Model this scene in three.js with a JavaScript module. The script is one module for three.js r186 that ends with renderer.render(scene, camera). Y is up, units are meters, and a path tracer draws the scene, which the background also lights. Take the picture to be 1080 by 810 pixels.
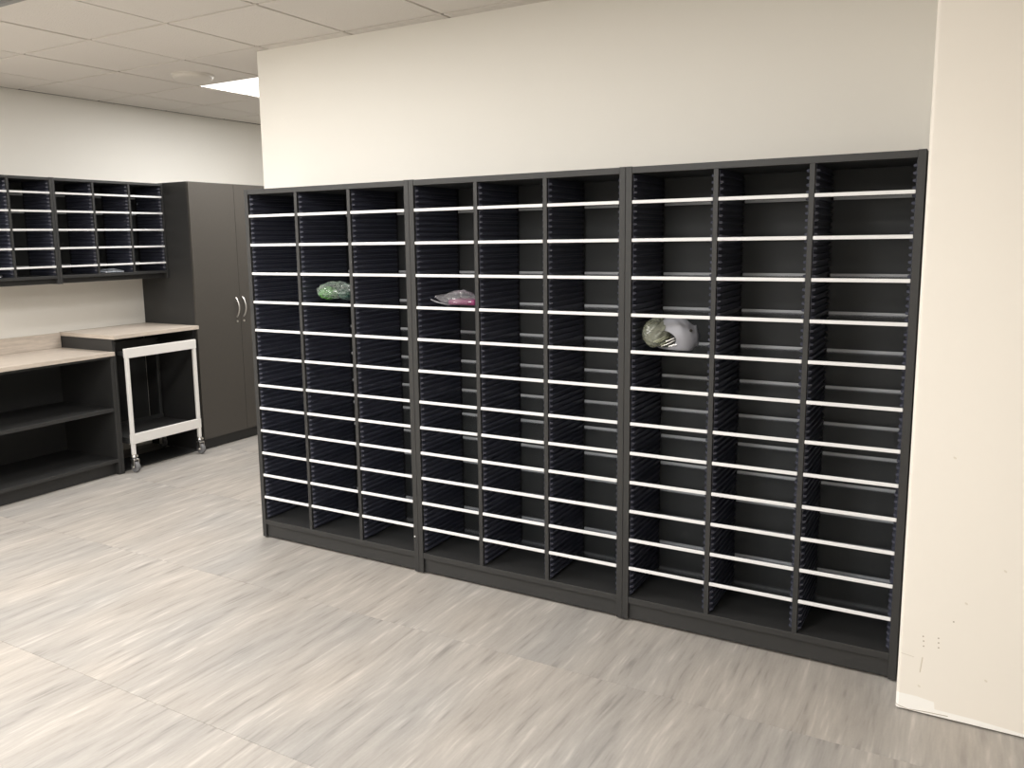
import * as THREE from 'three';
import { RoundedBoxGeometry } from 'three/addons/geometries/RoundedBoxGeometry.js';
import { mergeGeometries } from 'three/addons/utils/BufferGeometryUtils.js';
import { RectAreaLightUniformsLib } from 'three/addons/lights/RectAreaLightUniformsLib.js';

// ---------------------------------------------------------------- camera, exposure
RectAreaLightUniformsLib.init();
const scene = new THREE.Scene();
scene.background = new THREE.Color(0x000000);
const renderer = new THREE.WebGLRenderer({ antialias: true });
renderer.toneMapping = THREE.LinearToneMapping;
renderer.toneMappingExposure = 1.0;
renderer.shadowMap.enabled = true;

const camera = new THREE.PerspectiveCamera(2 * Math.atan(405 / 879.5) * 180 / Math.PI, 1080 / 810, 0.05, 60);
camera.position.set(3.3342, 1.6202, 3.1729);
camera.rotation.order = 'YXZ';
camera.rotation.set(-0.14675, 0.53398, -0.01584);
camera.setViewOffset(1080, 810, 26.25, 23.95, 1080, 810);
camera.updateProjectionMatrix();

// ceiling lay-in light panels: [x0, x1, z0, z1] (on the ceiling grid), the lamps of the room
const CEIL = 2.68, G = 0.603, GX = -1.37, GZ = 0.28;
const LIGHT_COLOR = new THREE.Color().setRGB(1.0, 0.985, 0.965);
const LIGHT_POWER = 25;
const gridX = (i) => GX + i * G, gridZ = (j) => GZ + j * G;
const LIGHTS = [   // grid cell of the corner, cells along z
  [0, -4, 'lit white ceiling light panel peeking out behind the end of the cream partition'],
  [-1, 2, 'ceiling light panel above the floor in front of the base cabinet'],
  [2, 1, 'ceiling light panel next to the grey ceiling vent'],
  [5, 2, 'ceiling light panel above the floor in front of the grey bag on its shelf'],
  [-1, 6, 'ceiling light panel at the front of the room, on the side of the base cabinet'],
  [3, 6, 'ceiling light panel at the front of the room, in the middle'],
  [7, 6, 'ceiling light panel at the front of the room, farthest from the base cabinet'],
];

// ---------------------------------------------------------------- helpers
let seed = 7;
const rnd = () => { seed = (seed * 1664525 + 1013904223) >>> 0; return seed / 4294967296; };
const hash = (x, y, s) => { let h = (x * 374761393 + y * 668265263 + s * 2147483647) | 0; h = Math.imul(h ^ (h >>> 13), 1274126177); h ^= h >>> 16; return (h >>> 0) / 4294967296; };
function vnoise(x, y, px, py, s) {   // tileable value noise
  const xi = Math.floor(x), yi = Math.floor(y), fx = x - xi, fy = y - yi;
  const w = (a, n) => ((a % n) + n) % n, u = fx * fx * (3 - 2 * fx), v = fy * fy * (3 - 2 * fy);
  const a = hash(w(xi, px), w(yi, py), s), b = hash(w(xi + 1, px), w(yi, py), s), c = hash(w(xi, px), w(yi + 1, py), s), d = hash(w(xi + 1, px), w(yi + 1, py), s);
  return (a * (1 - u) + b * u) * (1 - v) + (c * (1 - u) + d * u) * v;
}
const clamp01 = (t) => Math.min(1, Math.max(0, t));
function dataTex(w, h, fn, srgb) {
  const d = new Uint8Array(w * h * 4);
  for (let j = 0; j < h; j++) for (let i = 0; i < w; i++) { const c = fn(i / w, j / h, i, j), o = (j * w + i) * 4; d[o] = c[0]; d[o + 1] = c[1]; d[o + 2] = c[2]; d[o + 3] = 255; }
  const t = new THREE.DataTexture(d, w, h); t.wrapS = t.wrapT = THREE.RepeatWrapping; t.magFilter = THREE.LinearFilter; t.minFilter = THREE.LinearMipmapLinearFilter; t.generateMipmaps = true;
  if (srgb) t.colorSpace = THREE.SRGBColorSpace;
  t.needsUpdate = true; return t;
}
const lin = (r, g, b) => new THREE.Color().setRGB(r, g, b);
const taken = {};
const numbered = (n) => { const k = taken[n] = (taken[n] ?? -1) + 1; return k ? n + '_' + String(k).padStart(3, '0') : n; };
function mesh(name, geo, mat, parent) { const m = new THREE.Mesh(geo, mat); m.name = name; m.castShadow = m.receiveShadow = true; (parent || scene).add(m); return m; }
function tag(o, label, category, group) { o.userData.label = label; o.userData.category = category; if (group) o.userData.group = group; return o; }
function thing(name, label, category, pos = [0, 0, 0], turn = 0, group) { const o = new THREE.Group(); o.name = numbered(name); o.position.set(...pos); o.rotation.y = turn; scene.add(o); return tag(o, label, category, group); }
function structure(name) { const o = new THREE.Group(); o.name = name; o.userData.kind = 'structure'; scene.add(o); return o; }
const boxCache = {};
function rbox(w, h, d, r = 0.0015) {   // a board with eased edges, centred
  const k = [w, h, d, r].map((v) => v.toFixed(4)).join();
  return boxCache[k] ??= new RoundedBoxGeometry(w, h, d, 1, Math.min(r, w / 2.01, h / 2.01, d / 2.01));
}
function board(name, x0, x1, y0, y1, z0, z1, mat, parent, r) {
  const m = mesh(name, rbox(x1 - x0, y1 - y0, z1 - z0, r), mat, parent);
  m.position.set((x0 + x1) / 2, (y0 + y1) / 2, (z0 + z1) / 2); return m;
}
const boxAt = (x0, x1, y0, y1, z0, z1) => { const g = new THREE.BoxGeometry(x1 - x0, y1 - y0, z1 - z0); g.translate((x0 + x1) / 2, (y0 + y1) / 2, (z0 + z1) / 2); return g; };
const slab = (name, x0, x1, y0, y1, z0, z1, mat, parent) => mesh(name, boxAt(x0, x1, y0, y1, z0, z1), mat, parent);

// ---------------------------------------------------------------- materials
const wallTex = dataTex(256, 256, (u, v) => { const n = 0.6 * vnoise(u * 64, v * 64, 64, 64, 3) + 0.4 * vnoise(u * 128, v * 128, 128, 128, 4), k = Math.round(90 + 110 * n); return [k, k, k]; });
const wallBump = wallTex.clone(); wallBump.repeat.set(4, 4);
const M = {};
M.wall = new THREE.MeshStandardMaterial({ color: lin(0.825, 0.80, 0.742), roughness: 0.62, bumpMap: wallBump, bumpScale: 0.0004 });
const speckle = dataTex(256, 256, (u, v) => { const n = vnoise(u * 128, v * 128, 128, 128, 11) * 0.5 + vnoise(u * 256, v * 64, 256, 64, 12) * 0.5, k = Math.round(225 + 30 * n); return [k, k, k]; }, true);
speckle.repeat.set(3, 3);
M.charcoal = new THREE.MeshStandardMaterial({ color: lin(0.029, 0.0289, 0.0285), roughness: 0.5, map: speckle });
M.door = new THREE.MeshStandardMaterial({ color: lin(0.068, 0.061, 0.053), roughness: 0.42, map: speckle });  // cabinet laminate with the warm reflection on the doors put into its colour
M.black = new THREE.MeshStandardMaterial({ color: lin(0.030, 0.031, 0.031), roughness: 0.6 });
M.slot = new THREE.MeshStandardMaterial({ color: lin(0.048, 0.051, 0.072), roughness: 0.38 });
M.strip = new THREE.MeshStandardMaterial({ color: lin(0.76, 0.76, 0.76), roughness: 0.4 });
M.rear = new THREE.MeshStandardMaterial({ color: lin(0.5, 0.5, 0.51), roughness: 0.45 });  // same strip plastic, shade at the back of the columns put into its colour
M.plate = new THREE.MeshPhysicalMaterial({ color: lin(0.95, 0.96, 0.97), roughness: 0.06, transmission: 1, thickness: 0, ior: 1.46 });
M.steel = new THREE.MeshStandardMaterial({ color: lin(0.72, 0.70, 0.67), roughness: 0.28, metalness: 1 });
M.cart = new THREE.MeshStandardMaterial({ color: lin(0.78, 0.76, 0.73), roughness: 0.45 });
M.rubber = new THREE.MeshStandardMaterial({ color: lin(0.16, 0.16, 0.165), roughness: 0.7 });
M.gap = new THREE.MeshStandardMaterial({ color: lin(0.03, 0.026, 0.022), roughness: 0.9 });
M.metalWhite = new THREE.MeshStandardMaterial({ color: lin(0.72, 0.68, 0.62), roughness: 0.5 });
M.glow = new THREE.MeshStandardMaterial({ color: lin(0.8, 0.8, 0.8), roughness: 0.5, emissive: lin(1, 0.97, 0.92), emissiveIntensity: 1.6 });
M.vent = new THREE.MeshStandardMaterial({ color: lin(0.30, 0.30, 0.29), roughness: 0.5 });

// laminate of the worktops: beige with a fine linear fleck
const lamTex = dataTex(512, 512, (u, v) => { const n = 0.55 * vnoise(u * 8, v * 128, 8, 128, 21) + 0.45 * vnoise(u * 40, v * 256, 40, 256, 22), k = 0.9 + 0.14 * n; return [Math.round(199 * k), Math.round(187 * k), Math.round(174 * k)]; }, true);
M.laminate = new THREE.MeshStandardMaterial({ map: lamTex, roughness: 0.4 });

// floor: pale greige vinyl with long feathered streaks that run along z (v)
const FW = 1024, FH = 2048, FSX = 1.83, FSZ = 3.66;   // texture size and metres covered
const floorTex = dataTex(FW, FH, (u, v) => {
  const wob = 0.026 * (vnoise(u * 4, v * 7, 4, 7, 31) - 0.5) + 0.005 * (vnoise(u * 18, v * 22, 18, 22, 32) - 0.5);
  const uu = u + wob;
  const a = vnoise(uu * 44, v * 13, 44, 13, 33), b = vnoise(uu * 120, v * 24, 120, 24, 34), c = vnoise(uu * 280, v * 44, 280, 44, 35), d = vnoise(uu * 500, v * 80, 500, 80, 38);
  const broad = vnoise(u * 9, v * 9, 9, 9, 36), f = vnoise(u * 512, v * 400, 512, 400, 37);
  let t = 0.34 * a + 0.26 * b + 0.14 * c + 0.08 * d + 0.18 * broad;
  t = clamp01((t - 0.5) * 2.3 + 0.5);
  const hi = clamp01((b * 0.5 + c * 0.5 - 0.62) * 4) * clamp01((a - 0.35) * 3);   // pale feathers
  const lo = clamp01((0.36 - (b * 0.5 + c * 0.5)) * 4) * clamp01((0.7 - a) * 3);  // dark threads
  const L = 0.87 + 0.11 * t + 0.09 * hi - 0.09 * lo + 0.02 * (d - 0.5) + 0.02 * (f - 0.5);
  const warm = (broad - 0.5) * 8;
  return [Math.min(255, Math.round(176 * L + warm * 0.4)), Math.min(255, Math.round(170 * L)), Math.min(255, Math.round(163 * L - warm * 0.4))];
}, true);
M.floor = new THREE.MeshStandardMaterial({ map: floorTex, roughness: 0.5 });

// mineral ceiling tile: tiny fissures
const ceilBump = dataTex(512, 512, (u, v) => { const n = vnoise(u * 90, v * 128, 90, 128, 41), m = vnoise(u * 220, v * 220, 220, 220, 42), k = Math.round(255 * clamp01(0.85 - 0.9 * clamp01((n - 0.62) * 5) * m + 0.1 * m)); return [k, k, k]; });
M.ceiling = new THREE.MeshStandardMaterial({ color: lin(0.74, 0.70, 0.65), roughness: 0.95, bumpMap: ceilBump, bumpScale: 0.0012 });
M.grid = new THREE.MeshStandardMaterial({ color: lin(0.55, 0.51, 0.46), roughness: 0.6 });

// ---------------------------------------------------------------- the room
const X0 = -2.44, X1 = 6.0, Z0 = -3.4, Z1 = 6.4, ZW = -0.40, ZR = 0.181, XR = 3.172, XE = -0.252;
{ // floor tiles 0.457 x 0.914, butt joints with a fine eased edge
  const floor = structure('floor');
  slab('subfloor', X0 - 0.15, X1 + 0.15, -0.14, -0.004, Z0 - 0.15, Z1 + 0.15, M.gap, floor);
  const TW = 0.457, TL = 0.914, zSeam = 0.492, xSeam = 0.12;
  const variants = [];
  const tileGeo = (w, l, ou, ov, flip) => {
    const g = new RoundedBoxGeometry(w, 0.006, l, 1, 0.0006), p = g.attributes.position, uv = g.attributes.uv;
    for (let i = 0; i < p.count; i++) uv.setXY(i, ou + p.getX(i) / FSX, ov + p.getZ(i) / FSZ);
    return g;
  };
  const cache = {};
  for (let i = -6; i < 14; i++) for (let j = -6; j < 8; j++) {
    const x0 = Math.max(X0 - 0.02, xSeam + i * TW), x1 = Math.min(X1 + 0.02, xSeam + (i + 1) * TW), z0 = Math.max(Z0 - 0.02, zSeam + j * TL), z1 = Math.min(Z1 + 0.02, zSeam + (j + 1) * TL);
    if (x1 - x0 < 0.02 || z1 - z0 < 0.02) continue;
    const v = ((i % 4) + 4) % 4 + 4 * Math.floor(hash(50, j + 50, 9) * 4), key = v + '_' + (x1 - x0).toFixed(3) + '_' + (z1 - z0).toFixed(3);
    cache[key] ??= tileGeo(x1 - x0 + 0.0004, z1 - z0 - 0.0010, ((x0 + x1) / 2 - xSeam) / FSX - Math.floor(i / 4), Math.floor(v / 4) * 0.25 + 0.125);
    mesh('floor_tile', cache[key], M.floor, floor).position.set((x0 + x1) / 2, -0.003, (z0 + z1) / 2);
  }
}
function wallMesh(name, x0, x1, y0, y1, z0, z1) { const s = structure(name); const g = boxAt(x0, x1, y0, y1, z0, z1); const p = g.attributes.position, uv = g.attributes.uv, n = g.attributes.normal;
  for (let i = 0; i < p.count; i++) uv.setXY(i, Math.abs(n.getX(i)) > 0.5 ? p.getZ(i) : p.getX(i), Math.abs(n.getY(i)) > 0.5 ? p.getZ(i) : p.getY(i));
  mesh('wall_surface', g, M.wall, s); return s; }
wallMesh('wall_left', X0 - 0.12, X0, 0.001, CEIL - 0.001, Z0, Z1);
wallMesh('wall_far', X0 - 0.12, X1 + 0.12, 0.001, CEIL - 0.001, Z0 - 0.12, Z0 - 0.001);
wallMesh('wall_front', X0 - 0.12, X1 + 0.12, 0.001, CEIL - 0.001, Z1 + 0.001, Z1 + 0.12);
wallMesh('wall_side', X1, X1 + 0.12, 0.001, CEIL - 0.001, Z0, Z1);
wallMesh('wall_back', XE, XR - 0.001, 0.001, CEIL - 0.001, ZW - 0.13, ZW);

{ // bare wall end beside the sorters: rounded drywall corner, a whiter unpainted band and pencil ticks at its foot
  const W = 1024, H = 2048, MX = 1.0, MY = CEIL;
  const c = document.createElement('canvas'); c.width = W; c.height = H; const x = c.getContext('2d');
  const PX = (m) => (m - XR) / MX * W, PY = (m) => H - m / MY * H, sx = W / MX, sy = H / MY;
  x.fillStyle = 'rgb(239,233,223)'; x.fillRect(0, 0, W, H);
  // whiter primer left where a base board was taken off
  x.fillStyle = 'rgb(251,249,244)'; x.beginPath(); x.moveTo(PX(XR), PY(0.062)); x.lineTo(PX(3.235), PY(0.062)); x.lineTo(PX(3.287), PY(0.055)); x.lineTo(PX(3.29), PY(0.03)); x.lineTo(PX(3.40), PY(0.028)); x.lineTo(PX(3.62), PY(0.012)); x.lineTo(PX(4.17), PY(0.008)); x.lineTo(PX(4.17), PY(0)); x.lineTo(PX(XR), PY(0)); x.fill();
  x.strokeStyle = 'rgb(150,138,120)'; x.lineWidth = 1.4; x.beginPath(); x.moveTo(PX(3.172), PY(0.016)); x.lineTo(PX(3.21), PY(0.008)); x.lineTo(PX(3.26), PY(0.013)); x.lineTo(PX(3.33), PY(0.016)); x.stroke();
  x.fillStyle = 'rgb(150,135,115)';
  for (const [a, b] of [[3.243, 0.279], [3.245, 0.263], [3.246, 0.245], [3.288, 0.283], [3.289, 0.267], [3.290, 0.25], [3.328, 0.35]]) { x.beginPath(); x.ellipse(PX(a), PY(b), 2.2, 1.8, 0, 0, 7); x.fill(); }
  x.strokeStyle = 'rgba(170,155,130,0.55)'; x.lineWidth = 3; x.beginPath(); x.moveTo(PX(3.245), PY(0.205)); x.lineTo(PX(3.240), PY(0.15)); x.stroke();
  x.lineWidth = 1.5; x.strokeStyle = 'rgba(190,180,165,0.6)'; x.beginPath(); x.moveTo(PX(3.18), PY(0.205)); x.lineTo(PX(3.22), PY(0.20)); x.stroke();
  x.fillStyle = 'rgba(190,178,155,0.35)'; for (const [a, b] of [[3.24, 0.10], [3.43, 0.17], [3.36, 0.42], [3.30, 0.9], [3.46, 0.55]]) { x.beginPath(); x.ellipse(PX(a), PY(b), 5, 2.5, 0.4, 0, 7); x.fill(); }
  const t = new THREE.CanvasTexture(c); t.colorSpace = THREE.SRGBColorSpace;
  const mat = new THREE.MeshStandardMaterial({ map: t, roughness: 0.62 });
  const s = structure('wall_right');
  const r = 0.012, D = ZR - (ZW - 0.13), sh = new THREE.Shape();   // plan, y of the shape = -z
  sh.moveTo(XR, -(ZW - 0.13)); sh.lineTo(XR, -ZR + r); sh.absarc(XR + r, -ZR + r, r, Math.PI, 1.5 * Math.PI, false); sh.lineTo(X1 - 0.001, -ZR); sh.lineTo(X1 - 0.001, -(ZW - 0.13)); sh.closePath();
  const g = new THREE.ExtrudeGeometry(sh, { depth: CEIL - 0.001 - 0.007, bevelEnabled: false, curveSegments: 6 });
  g.rotateX(-Math.PI / 2); g.translate(0, 0.007, 0);
  const p = g.attributes.position, uv = g.attributes.uv; for (let i = 0; i < p.count; i++) uv.setXY(i, (p.getX(i) - XR) / MX, p.getY(i) / MY);
  mesh('wall_surface', g, mat, s);
  slab('sill_plate', XR + 0.012, X1 - 0.002, 0.0005, 0.007, ZW - 0.12, ZR - 0.014, M.gap, s);
}

{ // suspended ceiling
  const ceil = structure('ceiling');
  slab('ceiling_deck', X0 - 0.15, X1 + 0.15, CEIL + 0.03, CEIL + 0.15, Z0 - 0.15, Z1 + 0.15, M.gap, ceil);
  const used = new Set(); for (const [i, j] of LIGHTS) { used.add(i + ',' + j); used.add(i + ',' + (j + 1)); } used.add('1,1');
  const i0 = Math.floor((X0 - GX) / G), i1 = Math.ceil((X1 - GX) / G), j0 = Math.floor((Z0 - GZ) / G), j1 = Math.ceil((Z1 - GZ) / G);
  const tees = [];
  for (let i = i0; i <= i1; i++) { const x = gridX(i); if (x > X0 && x < X1) tees.push(boxAt(x - 0.012, x + 0.012, CEIL + 0.010, CEIL + 0.03, Z0, Z1)); }
  for (let j = j0; j <= j1; j++) { const z = gridZ(j); if (z > Z0 && z < Z1) tees.push(boxAt(X0, X1, CEIL + 0.0105, CEIL + 0.0295, z - 0.012, z + 0.012)); }
  mesh('ceiling_grid', mergeGeometries(tees), M.grid, ceil);
  const cache = {};
  for (let i = i0; i < i1; i++) for (let j = j0; j < j1; j++) {
    if (used.has(i + ',' + j)) continue;
    const x0 = Math.max(X0, gridX(i)), x1 = Math.min(X1, gridX(i + 1)), z0 = Math.max(Z0, gridZ(j)), z1 = Math.min(Z1, gridZ(j + 1));
    if (x1 - x0 < 0.03 || z1 - z0 < 0.03) continue;
    const v = Math.floor(rnd() * 3), key = v + (x1 - x0).toFixed(3) + (z1 - z0).toFixed(3);
    if (!cache[key]) { const g = new RoundedBoxGeometry(x1 - x0 - 0.017, 0.016, z1 - z0 - 0.017, 1, 0.002), p = g.attributes.position, uv = g.attributes.uv; for (let k = 0; k < p.count; k++) uv.setXY(k, p.getX(k) / 0.6 + v * 0.33, p.getZ(k) / 0.6 + v * 0.21); cache[key] = g; }
    const m = mesh('ceiling_tile', cache[key], M.ceiling, ceil); m.position.set((x0 + x1) / 2, CEIL + 0.008 + (rnd() - 0.5) * 0.003, (z0 + z1) / 2);
    m.rotation.set((rnd() - 0.5) * 0.005, 0, (rnd() - 0.5) * 0.005);
  }
}

// ceiling light panels: steel frame, prismatic diffuser, and the area light they give
for (const [i, j, label] of LIGHTS) {
  const w = G - 0.008, l = 2 * G - 0.008, t = thing('ceiling_light', label, 'ceiling light', [gridX(i) + G / 2, CEIL, gridZ(j) + G], 0, 'lay-in ceiling light panels');
  const f = 0.018; const fr = [boxAt(-w / 2, w / 2, 0, 0.028, -l / 2, -l / 2 + f), boxAt(-w / 2, w / 2, 0, 0.028, l / 2 - f, l / 2), boxAt(-w / 2, -w / 2 + f, 0, 0.028, -l / 2 + f, l / 2 - f), boxAt(w / 2 - f, w / 2, 0, 0.028, -l / 2 + f, l / 2 - f)];
  mesh('frame', mergeGeometries(fr), M.metalWhite, t);
  mesh('diffuser', boxAt(-w / 2 + f, w / 2 - f, 0.004, 0.008, -l / 2 + f, l / 2 - f), M.glow, t);
  const a = new THREE.RectAreaLight(LIGHT_COLOR, LIGHT_POWER, w - 2 * f, l - 2 * f); a.name = 'panel_light'; a.position.set(0, 0.0015, 0); a.rotation.x = -Math.PI / 2; a.castShadow = true; t.add(a);
}
{ // return grille in the ceiling, at the top corner of the picture
  const t = thing('ceiling_vent', 'grey louvred vent panel set into the ceiling above the base cabinet', 'vent', [gridX(1) + G / 2, CEIL, gridZ(1) + G / 2]);
  const w = G - 0.008, f = 0.03, h = w / 2;
  mesh('frame', mergeGeometries([boxAt(-h, h, -0.004, 0.02, -h, -h + f), boxAt(-h, h, -0.004, 0.02, h - f, h), boxAt(-h, -h + f, -0.004, 0.02, -h + f, h - f), boxAt(h - f, h, -0.004, 0.02, -h + f, h - f)]), M.vent, t);
  const g = rbox(w - 2 * f, 0.003, 0.03, 0.001);
  for (let k = 0; k < 18; k++) { const s = mesh('slat', g, M.vent, t); s.position.set(0, 0.010, -h + f + 0.015 + k * (w - 2 * f - 0.03) / 17); s.rotation.x = 0.6; }
}
{ // round shallow fixture on a tile
  const t = thing('ceiling_fixture', 'round white shallow fixture mounted on a ceiling tile beside the lit panel', 'ceiling fixture', [-1.085, CEIL, -0.66]);
  const body = [[0, -0.034], [0.07, -0.034], [0.105, -0.031], [0.12, -0.024], [0.124, -0.014], [0.124, -0.0005]].map(([a, b]) => new THREE.Vector2(a, b));
  mesh('housing', new THREE.LatheGeometry(body, 40), M.metalWhite, t);
  mesh('base_ring', new THREE.LatheGeometry([[0.1245, -0.008], [0.133, -0.007], [0.134, -0.0005]].map(([a, b]) => new THREE.Vector2(a, b)), 40), M.metalWhite, t);
}

// ---------------------------------------------------------------- mail sorters
const PITCH = 0.02485;
const slotCache = {};
function slotGeo(y0, y1, first, depth, dir) {   // ribbed plastic liner: thin sheet and ribs whose ends are pointed; dir +1 grows to +x
  const key = [y0, y1, first, depth, dir].join();
  if (slotCache[key]) return slotCache[key];
  const parts = [boxAt(dir > 0 ? 0 : -0.002, dir > 0 ? 0.002 : 0, y0, y1, -depth, 0).toNonIndexed()];
  for (let y = first; y < y1 - 0.008; y += PITCH) { if (y < y0 + 0.006) continue;
    const a = 0.0015 * dir, b = 0.0125 * dir, h = 0.0056, h2 = 0.0036, e = 0.011;
    const P = [[a, y - h, 0.004], [a, y + h, 0.004], [b, y + h2, -e + 0.004], [b, y - h2, -e + 0.004], [a, y - h, -depth - 0.004], [a, y + h, -depth - 0.004], [b, y + h2, -depth + e - 0.004], [b, y - h2, -depth + e - 0.004]];
    let F = [[0, 3, 2, 1], [3, 7, 6, 2], [7, 4, 5, 6], [1, 2, 6, 5], [0, 4, 7, 3]]; if (dir < 0) F = F.map((f) => f.slice().reverse());
    const pos = []; for (const f of F) for (const k of [0, 1, 2, 0, 2, 3]) pos.push(...P[f[k]]);
    const g = new THREE.BufferGeometry(); g.setAttribute('position', new THREE.Float32BufferAttribute(pos, 3)); g.setAttribute('uv', new THREE.Float32BufferAttribute(new Float32Array(pos.length / 3 * 2), 2)); g.computeVertexNormals(); parts.push(g);
  }
  return slotCache[key] = mergeGeometries(parts);
}
function shelfPart(parent, xc, top, w, D) {   // dark sheet held between a pale front strip and a rear strip coloured darker for shade, finger tab in the middle
  const sh = 0.0135, s = mesh('shelf', mergePlate(w, D), M.plate, parent); s.position.set(xc, top - sh / 2, 0);
  mesh('front_strip', stripGeo(w), M.strip, s).position.set(0, 0, -0.0045);
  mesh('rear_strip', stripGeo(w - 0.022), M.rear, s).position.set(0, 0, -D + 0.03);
  return s;
}
const plateCache = {};
function mergePlate(w, D) { const k = w + '_' + D; return plateCache[k] ??= mergeGeometries([boxAt(-w / 2 + 0.003, w / 2 - 0.003, -0.0012, 0.0012, -D + 0.032, -0.006), boxAt(-0.008, 0.008, 0.001, 0.0078, -0.0125, -0.0092)]); }
const stripCache = {};
function stripGeo(w) { return stripCache[w.toFixed(4)] ??= new RoundedBoxGeometry(w, 0.0135, 0.0085, 2, 0.0022); }

function makeSorter(o, tops, spec) {
  const { W, H, D, side, div, topT, deckTop, deckT, first, feet, kickIn } = spec;
  const yb = feet ? 0.008 : 0, h = W / 2;
  board('side_panel', -h, -h + side, yb, H, -D, 0, M.charcoal, o);
  board('side_panel', h - side, h, yb, H, -D, 0, M.charcoal, o);
  board('top_panel', -h + side, h - side, H - topT, H - 0.0015, -D, -0.001, M.charcoal, o);
  board('bottom_panel', -h + side, h - side, deckTop - deckT, deckTop, -D, -0.001, M.charcoal, o);
  board('kick_board', -h + side, h - side, yb + 0.003, deckTop - deckT, -kickIn - 0.018, -kickIn, M.charcoal, o);
  board('back_panel', -h + side, h - side, deckTop, H - topT, -D + 0.001, -D + 0.01, M.black, o);
  const col = (W - 2 * side - 2 * div) / 3;
  for (let c = 0; c < 3; c++) {
    const x0 = -h + side + c * (col + div), xc = x0 + col / 2;
    if (c < 2) board('divider', x0 + col, x0 + col + div, deckTop, H - topT, -D + 0.01, -0.001, M.charcoal, o);
    const sd = D - 0.05;
    mesh('slot_liner', slotGeo(deckTop + 0.002, H - topT - 0.002, first, sd, 1), M.slot, o).position.set(x0 + 0.0003, 0, -0.016);
    mesh('slot_liner', slotGeo(deckTop + 0.002, H - topT - 0.002, first, sd, -1), M.slot, o).position.set(x0 + col - 0.0003, 0, -0.016);
    for (const t of tops) shelfPart(o, xc, t, col - 0.002, D);
  }
  if (feet) for (const sx of [-1, 1]) for (const z of [-0.03, -D + 0.04]) { const f = mesh('foot_glide', new THREE.CylinderGeometry(0.008, 0.010, 0.0078, 12), M.rubber, o); f.position.set(sx * (h - 0.018), 0.0041, z); }
}
const mainTops = []; { let y = 0.2425; for (let k = 0; k < 12; k++) { mainTops.push(y); y += (k < 5 ? 5 : 6) * PITCH; } }
const UW = 1.0528, mainSpec = { W: UW - 0.001, H: 1.8892, D: 0.394, side: 0.026, div: 0.019, topT: 0.027, deckTop: 0.107, deckT: 0.027, first: 0.2425 - 0.00675 - PITCH * 4.5, feet: true, kickIn: 0.012 };
const sorterLabels = ['tall charcoal mail sorter holding the bag with green contents', 'tall charcoal mail sorter holding the flat bag with pink contents', 'tall charcoal mail sorter beside the bare wall end, holding a bulky grey bag'];
for (let k = 0; k < 3; k++) {
  const o = thing('mail_sorter', sorterLabels[k], 'mail sorter', [(k + 0.5) * UW, 0, 0], 0, 'floor-standing mail sorters');
  makeSorter(o, mainTops, mainSpec);
  if (k === 0) { const c = mesh('screw_cap', new THREE.CylinderGeometry(0.004, 0.004, 0.0012, 12), M.strip, o); c.rotation.x = Math.PI / 2; c.position.set(UW / 2 - 0.02, 0.185, 0.0004); }
}
// wall-hung sorters over the counter, facing +x
const XS = -2.108, SB = 1.353, wallTops = [1.4785, 1.603, 1.728, 1.8525, 1.975].map((y) => y - SB);
const wallSpec = { W: 0.897, H: 0.719, D: 0.331, side: 0.018, div: 0.016, topT: 0.02, deckTop: 0.058, deckT: 0.02, first: 0.1255 - 0.00675 - PITCH * 2.5, feet: false, kickIn: 0.03 };
makeSorter(thing('wall_sorter', 'wall-hung charcoal mail sorter adjoining the tall cabinet', 'mail sorter', [XS, SB, -0.7415], Math.PI / 2, 'wall-hung mail sorters'), wallTops, wallSpec);
makeSorter(thing('wall_sorter', 'wall-hung charcoal mail sorter cut off by the picture edge, away from the tall cabinet', 'mail sorter', [XS, SB, 0.1565], Math.PI / 2, 'wall-hung mail sorters'), wallTops, wallSpec);

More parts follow.
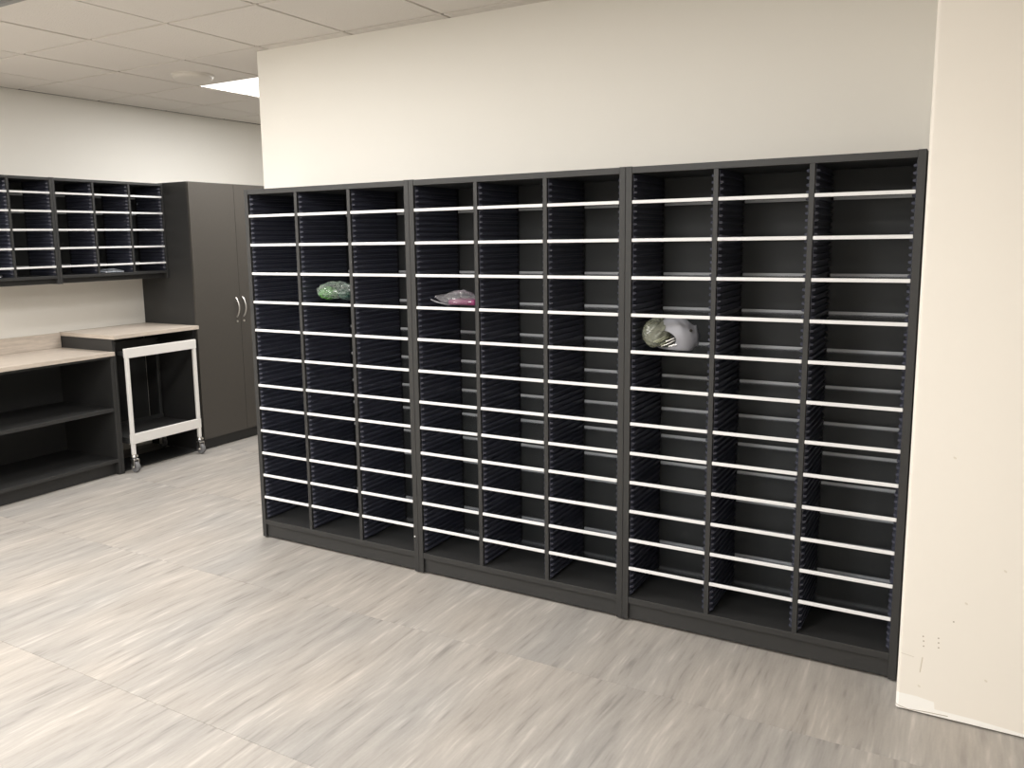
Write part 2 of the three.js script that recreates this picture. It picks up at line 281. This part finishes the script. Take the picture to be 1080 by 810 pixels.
// ---------------------------------------------------------------- tall cabinet, facing +x
{
  const zA = -1.192, zB = -2.082, zm = -1.637, xf = -1.83, H = 2.077;
  const o = thing('tall_cabinet', 'tall charcoal two-door cabinet with bowed chrome handles', 'cabinet', [-2.13, 0, zm]);
  const L = (z) => z - zm, X = (x) => x + 2.13;
  board('side_panel', X(X0 + 0.003), X(xf - 0.021), 0.001, H, L(zA) - 0.02, L(zA), M.charcoal, o);
  board('side_panel', X(X0 + 0.003), X(xf - 0.021), 0.001, H, L(zB), L(zB) + 0.02, M.charcoal, o);
  board('top_panel', X(X0 + 0.003), X(xf - 0.021), H - 0.02, H - 0.0005, L(zB) + 0.02, L(zA) - 0.02, M.charcoal, o);
  board('bottom_panel', X(X0 + 0.003), X(xf - 0.021), 0.085, 0.105, L(zB) + 0.02, L(zA) - 0.02, M.charcoal, o);
  board('kick_board', X(xf - 0.055), X(xf - 0.037), 0.001, 0.085, L(zB) + 0.02, L(zA) - 0.02, M.charcoal, o);
  board('back_panel', X(X0 + 0.004), X(X0 + 0.012), 0.105, H - 0.02, L(zB) + 0.02, L(zA) - 0.02, M.black, o);
  for (const [a, b, hz] of [[zA, zm + 0.0015, -1.597], [zm - 0.0015, zB, -1.668]]) {
    const d = board('door', X(xf - 0.019), X(xf), 0.088, H - 0.001, L(b), L(a), M.door, o);
    const px = d.position.x, py = d.position.y, pz = d.position.z;
    const pts = []; for (let k = 0; k <= 20; k++) { const t = k / 20; pts.push(new THREE.Vector3(X(xf) - 0.001 + 0.034 * Math.pow(Math.sin(Math.PI * t), 0.75), 1.020 + 0.158 * t, L(hz))); }
    const hd = mesh('handle', new THREE.TubeGeometry(new THREE.CatmullRomCurve3(pts), 40, 0.0055, 10), M.steel, d); hd.position.set(-px, -py, -pz);
    const lk = mesh('lock', new THREE.CylinderGeometry(0.0085, 0.0085, 0.006, 16), M.steel, d); lk.rotation.z = Math.PI / 2; lk.position.set(X(xf) + 0.002 - px, 0.985 - py, L(hz) - pz);
  }
}

// ---------------------------------------------------------------- counters along the left wall
const xc0 = X0 + 0.003, xcF = -1.81, lowTop = 0.879, highTop = 0.991, zEnd = 1.25;
{
  const o = thing('base_cabinet', 'low open charcoal base cabinet with one middle shelf under the long counter', 'cabinet', [-2.13, 0, 0.4]);
  const X = (x) => x + 2.13, L = (z) => z - 0.4, xf = -1.838, top = lowTop - 0.029;
  board('side_panel', X(xc0), X(xf), 0.001, top, L(-0.4545), L(-0.4325), M.charcoal, o);
  board('side_panel', X(xc0), X(xf), 0.001, top, L(zEnd - 0.022), L(zEnd), M.charcoal, o);
  board('bottom_panel', X(xc0), X(xf) - 0.001, 0.092, 0.116, L(-0.4325), L(zEnd - 0.022), M.charcoal, o);
  board('shelf', X(xc0) + 0.01, X(xf) - 0.003, 0.456, 0.481, L(-0.4325), L(zEnd - 0.022), M.charcoal, o);
  board('kick_board', X(xf) - 0.062, X(xf) - 0.044, 0.001, 0.092, L(-0.4325), L(zEnd - 0.022), M.charcoal, o);
  board('back_panel', X(xc0), X(xc0) + 0.01, 0.116, top - 0.02, L(-0.4325), L(zEnd - 0.022), M.black, o);
  board('top_rail', X(xc0), X(xf) - 0.002, top - 0.018, top - 0.0005, L(-0.4325), L(zEnd - 0.022), M.black, o);
}
function lamBoard(name, x0, x1, y0, y1, z0, z1, parent, r = 0.002) {
  const g = new RoundedBoxGeometry(x1 - x0, y1 - y0, z1 - z0, 1, r), p = g.attributes.position, uv = g.attributes.uv, n = g.attributes.normal;
  for (let i = 0; i < p.count; i++) { const up = Math.abs(n.getY(i)) > 0.5; uv.setXY(i, p.getZ(i) * 0.9 + (Math.abs(n.getZ(i)) > 0.5 ? p.getX(i) * 0.9 : 0), (up ? p.getX(i) : p.getY(i)) * 0.9); }
  const m = mesh(name, g, M.laminate, parent); m.position.set((x0 + x1) / 2, (y0 + y1) / 2, (z0 + z1) / 2); return m;
}
{
  const o = thing('long_countertop', 'long low beige laminate worktop with a backsplash on the base cabinet', 'countertop', [-2.12, lowTop - 0.028, 0.4]);
  lamBoard('worktop', xc0 + 2.12, xcF + 2.12, 0, 0.028, -0.4535 - 0.4, zEnd - 0.4, o);
  lamBoard('backsplash', xc0 + 2.12, xc0 + 2.12 + 0.019, 0.0282, 0.028 + 0.108, -0.4535 - 0.4, zEnd - 0.4, o);
  const s = thing('short_countertop', 'short raised beige laminate worktop above the white cart', 'countertop', [-2.12, highTop - 0.028, -0.823]);
  lamBoard('worktop', xc0 + 2.12, xcF + 2.12, 0, 0.028, -1.1905 + 0.823, -0.4555 + 0.823, s);
}
{ // open bay under the short worktop: its boards stand on their own around the cart
  const xf = -1.838, top = highTop - 0.0285;
  const panel = (name, label, cat, x0, x1, y0, y1, z0, z1, mat) => { const m = mesh(numbered(name), rbox(x1 - x0, y1 - y0, z1 - z0), mat); m.position.set((x0 + x1) / 2, (y0 + y1) / 2, (z0 + z1) / 2); return tag(m, label, cat); };
  panel('end_panel', 'charcoal end panel holding up the raised worktop next to the base cabinet', 'panel', xc0, xf, 0.001, top, -0.4780, -0.4560, M.charcoal);
  panel('end_panel', 'charcoal end panel holding up the raised worktop against the tall cabinet', 'panel', xc0, xf - 0.02, 0.001, top, -1.1905, -1.1705, M.charcoal);
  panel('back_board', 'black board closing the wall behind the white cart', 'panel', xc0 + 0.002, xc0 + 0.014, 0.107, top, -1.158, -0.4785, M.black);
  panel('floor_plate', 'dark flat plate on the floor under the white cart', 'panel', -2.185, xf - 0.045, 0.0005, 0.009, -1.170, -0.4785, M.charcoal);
}

// ---------------------------------------------------------------- white cart
{
  const xF = -1.79, xB = -2.25, zl = -0.520, zr = -1.137, zc = (zl + zr) / 2, xc = (xF + xB) / 2;
  const o = thing('utility_cart', 'white metal frame cart on grey casters parked under the raised worktop', 'cart', [xc, 0, zc]);
  const hx = (xF - xB) / 2, hz = (zl - zr) / 2;
  for (const [name, y0, y1] of [['top_rail', 0.823, 0.891], ['bottom_rail', 0.205, 0.276]]) {
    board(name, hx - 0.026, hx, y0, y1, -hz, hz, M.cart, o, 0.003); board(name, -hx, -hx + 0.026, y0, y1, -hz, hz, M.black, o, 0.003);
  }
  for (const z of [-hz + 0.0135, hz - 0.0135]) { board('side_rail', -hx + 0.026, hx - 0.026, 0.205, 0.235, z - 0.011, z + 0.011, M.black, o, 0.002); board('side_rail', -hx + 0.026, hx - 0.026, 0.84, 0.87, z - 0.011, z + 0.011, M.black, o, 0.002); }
  board('lower_deck', -hx + 0.026, hx - 0.026, 0.236, 0.248, -hz + 0.002, hz - 0.002, M.charcoal, o, 0.001);
  for (const sx of [-1, 1]) for (const sz of [-1, 1]) {
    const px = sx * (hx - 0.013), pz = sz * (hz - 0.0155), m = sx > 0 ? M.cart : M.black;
    const post = (a, b) => { const g = new RoundedBoxGeometry(0.025, b - a, 0.027, 2, 0.006); g.translate(px, (a + b) / 2, pz); return g; };
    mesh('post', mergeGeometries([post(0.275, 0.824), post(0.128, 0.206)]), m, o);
    // caster: swivel cap, fork, wheel
    const cx = px + sx * 0.004, c = mesh('caster', mergeGeometries([
      new THREE.CylinderGeometry(0.022, 0.026, 0.014, 18).translate(cx, 0.121, pz),
      new RoundedBoxGeometry(0.040, 0.010, 0.044, 1, 0.003).translate(cx, 0.094, pz),
    ].map((g) => g.index ? g.toNonIndexed() : g)), M.steel, o);
    mesh('swivel_ring', new THREE.CylinderGeometry(0.017, 0.017, 0.016, 18).translate(cx, 0.106, pz), M.rubber, c);
    for (const s of [-1, 1]) { mesh('fork', new RoundedBoxGeometry(0.03, 0.064, 0.004, 1, 0.0015).translate(cx + 0.004, 0.066, pz + s * 0.020), M.steel, c); const ax = mesh('axle_nut', new THREE.CylinderGeometry(0.007, 0.007, 0.008, 6), M.steel, c); ax.rotation.x = Math.PI / 2; ax.position.set(cx + 0.006, 0.04, pz + s * 0.025); }
    const w = mesh('wheel', new THREE.LatheGeometry([[0.008, -0.012], [0.022, -0.013], [0.030, -0.015], [0.037, -0.012], [0.0395, -0.005], [0.0395, 0.005], [0.037, 0.012], [0.030, 0.015], [0.022, 0.013], [0.008, 0.012]].map(([a, b]) => new THREE.Vector2(a, b)), 28), M.rubber, c);
    w.rotation.x = Math.PI / 2; w.position.set(cx + 0.006, 0.04, pz);
  }
}

// ---------------------------------------------------------------- plastic bags left in the compartments
const n3 = (x, y, z, s) => vnoise(x + z * 0.73 + 31, y + z * 1.31 + 17, 997, 991, s);
function bagGeo(fn, nu = 40, nv = 24, crisp = true) {   // closed skin; fn(direction) -> point
  const g = new THREE.SphereGeometry(1, nu, nv), p = g.attributes.position, d = new THREE.Vector3();
  for (let i = 0; i < p.count; i++) { d.fromBufferAttribute(p, i); const u = g.attributes.uv.getX(i); if (u > 0.9999) d.z = 0; const q = fn(d.x, d.y, d.z); p.setXYZ(i, q[0], Math.max(q[1], 0.0008), q[2]); }
  const f = crisp ? g.toNonIndexed() : g; f.computeVertexNormals(); return f;
}
const film = (r, g, b, rough = 0.16) => new THREE.MeshPhysicalMaterial({ color: lin(r, g, b), roughness: rough, transmission: 0.88, thickness: 0, ior: 1.45, specularIntensity: 1, side: THREE.DoubleSide });
const crumple = (x, y, z, s, f) => { const a = Math.abs(n3(x * f, y * f, z * f, s) - 0.5) * 2, b = Math.abs(n3(x * f * 2.3, y * f * 2.3, z * f * 2.3, s + 1) - 0.5) * 2; return 1 - 0.24 * a - 0.14 * b; };
const SH4 = mainTops[8] + 0.0008, SH5 = mainTops[7] + 0.0008;
{ // green
  const o = thing('plastic_bag', 'clear crumpled bag with green contents on a mail sorter shelf', 'plastic bag', [0.515, SH4, -0.115], 0.25, 'bags left in the mail sorters');
  mesh('film', bagGeo((x, y, z) => { const k = crumple(x, y, z, 51, 3.1), flat = y < 0 ? 0.6 : 1; return [x * 0.128 * k, 0.047 + y * 0.056 * k * flat * (1 - 0.25 * x) + 0.012 * Math.max(0, 1 - Math.abs(x - 0.15) * 5) * Math.max(0, y), z * 0.09 * k]; }), film(0.86, 0.93, 0.87), o);
  const gm = new THREE.MeshStandardMaterial({ color: lin(0.085, 0.23, 0.055), roughness: 0.55 }), tm = new THREE.MeshStandardMaterial({ color: lin(0.03, 0.065, 0.055), roughness: 0.5 });
  mesh('green_contents', bagGeo((x, y, z) => { const k = crumple(x, y, z, 54, 4.5); return [-0.055 + x * 0.055 * k, 0.042 + y * 0.036 * k, z * 0.06 * k]; }, 32, 20), gm, o);
  mesh('dark_contents', bagGeo((x, y, z) => { const k = crumple(x, y, z, 57, 2.5); return [0.055 + x * 0.058 * k, 0.036 + y * 0.030 * k, z * 0.06 * k]; }, 32, 20), tm, o);
  const flap = []; for (let k = 0; k <= 12; k++) flap.push(new THREE.Vector3(0.0 + 0.125 * k / 12, 0.087 - 0.012 * (k / 12) + 0.004 * Math.sin(k * 1.9), 0.02 + 0.015 * Math.sin(k * 1.1)));
  mesh('rolled_edge', new THREE.TubeGeometry(new THREE.CatmullRomCurve3(flap), 30, 0.0045, 8), film(0.9, 0.92, 0.92, 0.3), o);
}
{ // pink
  const o = thing('plastic_bag', 'flat clear bag with pink contents on a mail sorter shelf', 'plastic bag', [1.252, SH4, -0.105], 0.10, 'bags left in the mail sorters');
  mesh('film', bagGeo((x, y, z) => { const k = crumple(x, y, z, 61, 2.6), taper = x < 0 ? Math.pow(1 + x, 0.6) : 1, yy = 0.022 + (y > 0 ? y * 0.056 * taper * k * (1 - 0.35 * Math.max(0, x)) : y * 0.021 * taper) - 0.004 * x + (x < -0.5 ? 0.02 * (-0.5 - x) * 2 : 0); return [x * 0.122, yy, z * 0.088 * k]; }), film(0.92, 0.90, 0.93), o);
  const pm = new THREE.MeshStandardMaterial({ color: lin(0.20, 0.025, 0.095), roughness: 0.45 });
  const g = new RoundedBoxGeometry(0.140, 0.026, 0.11, 3, 0.011); g.translate(0.036, 0.018, 0); mesh('pink_pouch', g, pm, o);
  const z = []; for (let k = 0; k <= 14; k++) z.push(new THREE.Vector3(-0.12 + 0.10 * k / 14, 0.030 - 0.024 * (k / 14), 0.055 + 0.02 * Math.sin(k / 14 * 3)));
  mesh('sealed_edge', new THREE.TubeGeometry(new THREE.CatmullRomCurve3(z), 30, 0.0032, 8), film(0.95, 0.95, 0.97, 0.3), o);
}
{ // grey
  const o = thing('plastic_bag', 'bulky grey wrapped bag with an open end showing shiny strips on a shelf', 'plastic bag', [2.272, SH5, -0.085], 0, 'bags left in the mail sorters');
  const grey = new THREE.MeshStandardMaterial({ color: lin(0.27, 0.27, 0.295), roughness: 0.55, side: THREE.DoubleSide });
  const olive = new THREE.MeshPhysicalMaterial({ color: lin(0.66, 0.68, 0.56), roughness: 0.22, transmission: 0.78, thickness: 0, side: THREE.DoubleSide });
  // wrap: a sleeve from the open rim (turned to the front left) to a flattened tail at the back right
  const O = new THREE.Vector3(-0.030, 0.044, 0.020), T = new THREE.Vector3(0.098, 0.056, -0.030), A = T.clone().sub(O), Ln = A.length(); A.normalize();
  const V = new THREE.Vector3().crossVectors(A, new THREE.Vector3(0, 1, 0)).normalize(), U = new THREE.Vector3().crossVectors(V, A).normalize();
  const pos = [], idx = [], N = 44, K = 16, q = new THREE.Vector3();
  for (let j = 0; j <= K; j++) { const t = j / K; for (let i = 0; i <= N; i++) { const a = i / N * Math.PI * 2, w = 1 + 0.05 * Math.sin(a * 3 + t * 4) + 0.10 * (n3(Math.cos(a) * 2, Math.sin(a) * 2, t * 4, 71) - 0.5);
    const r1 = (0.050 + 0.010 * Math.sin(Math.PI * t) - 0.022 * t * t) * w, r2 = (0.036 + 0.060 * Math.sin(Math.PI * Math.min(1, t * 1.1)) * (1 - 0.3 * t) + 0.008 * t * t) * w;
    q.copy(O).addScaledVector(A, Ln * t + (1 - t) * (0.052 * Math.cos(a) - 0.006 * Math.sin(a))).addScaledVector(V, Math.cos(a) * r1).addScaledVector(U, Math.sin(a) * r2);
    pos.push(q.x, Math.min(0.131, Math.max(0.0008, q.y)), q.z); } }
  for (let j = 0; j < K; j++) for (let i = 0; i < N; i++) { const a = j * (N + 1) + i, b = a + 1, c = a + N + 1, d = c + 1; idx.push(a, c, b, b, c, d); }
  { const c0 = pos.length / 3; q.copy(T).addScaledVector(A, 0.012); pos.push(q.x, q.y, q.z); for (let i = 0; i < N; i++) idx.push(K * (N + 1) + i, c0, K * (N + 1) + i + 1); }
  const g = new THREE.BufferGeometry(); g.setAttribute('position', new THREE.Float32BufferAttribute(pos, 3)); g.setAttribute('uv', new THREE.Float32BufferAttribute(new Float32Array(pos.length / 3 * 2), 2)); g.setIndex(idx); g.computeVertexNormals();
  mesh('grey_wrap', g, grey, o);
  mesh('olive_film', bagGeo((x, y, z) => { const k = 0.25 + 0.75 * crumple(x, y, z, 75, 2.4); return [-0.060 + x * 0.062 * k, 0.065 + y * 0.066 * k, 0.0 + z * 0.07 * k]; }, 64, 40, false), olive, o);
  for (let k = 0; k < 9; k++) { const u = (k - 4) * 0.0095, h = (rnd() - 0.5) * 0.03;   // strips fanned inside the opening
    const p = O.clone().addScaledVector(V, u).addScaledVector(U, -0.014 + h * 0.7).addScaledVector(A, 0.028 + u);
    const c = new THREE.CatmullRomCurve3([p.clone().add(new THREE.Vector3(-0.022, -0.010, 0.008)), p.clone(), p.clone().add(new THREE.Vector3(0.026, 0.016, -0.012))]);
    mesh('shiny_strip', new THREE.TubeGeometry(c, 12, 0.0030, 7), M.steel, o); }
  const e = mesh('eyelet', new THREE.CylinderGeometry(0.006, 0.006, 0.004, 14), M.gap, o); e.rotation.set(Math.PI / 2, 0, -0.5); e.position.set(0.088, 0.082, 0.021);
}
// two silvery packets lying in the bottom row of the wall sorters
for (const [z, s, label] of [[-0.742, 81, 'flat silvery plastic packet in the wall sorter nearest the tall cabinet'], [0.165, 91, 'flat silvery plastic packet in the wall sorter at the picture edge']]) {
  const o = thing('plastic_packet', label, 'plastic bag', [XS - 0.088, SB + 0.0588, z], 0, 'packets in the wall sorters');
  mesh('film', bagGeo((x, y, zz) => { const k = crumple(x, y, zz, s, 2.7), t = Math.pow(1 - Math.abs(zz) * 0.75, 0.5); return [x * 0.085 * k, 0.010 + (y > 0 ? y * 0.022 * k * t : y * 0.009), zz * 0.108]; }), film(0.9, 0.92, 0.95, 0.22), o);
  mesh('paper_insert', new RoundedBoxGeometry(0.11, 0.006, 0.15, 1, 0.002).translate(0, 0.006, 0), new THREE.MeshStandardMaterial({ color: lin(0.75, 0.77, 0.8), roughness: 0.5 }), o);
}

renderer.render(scene, camera);
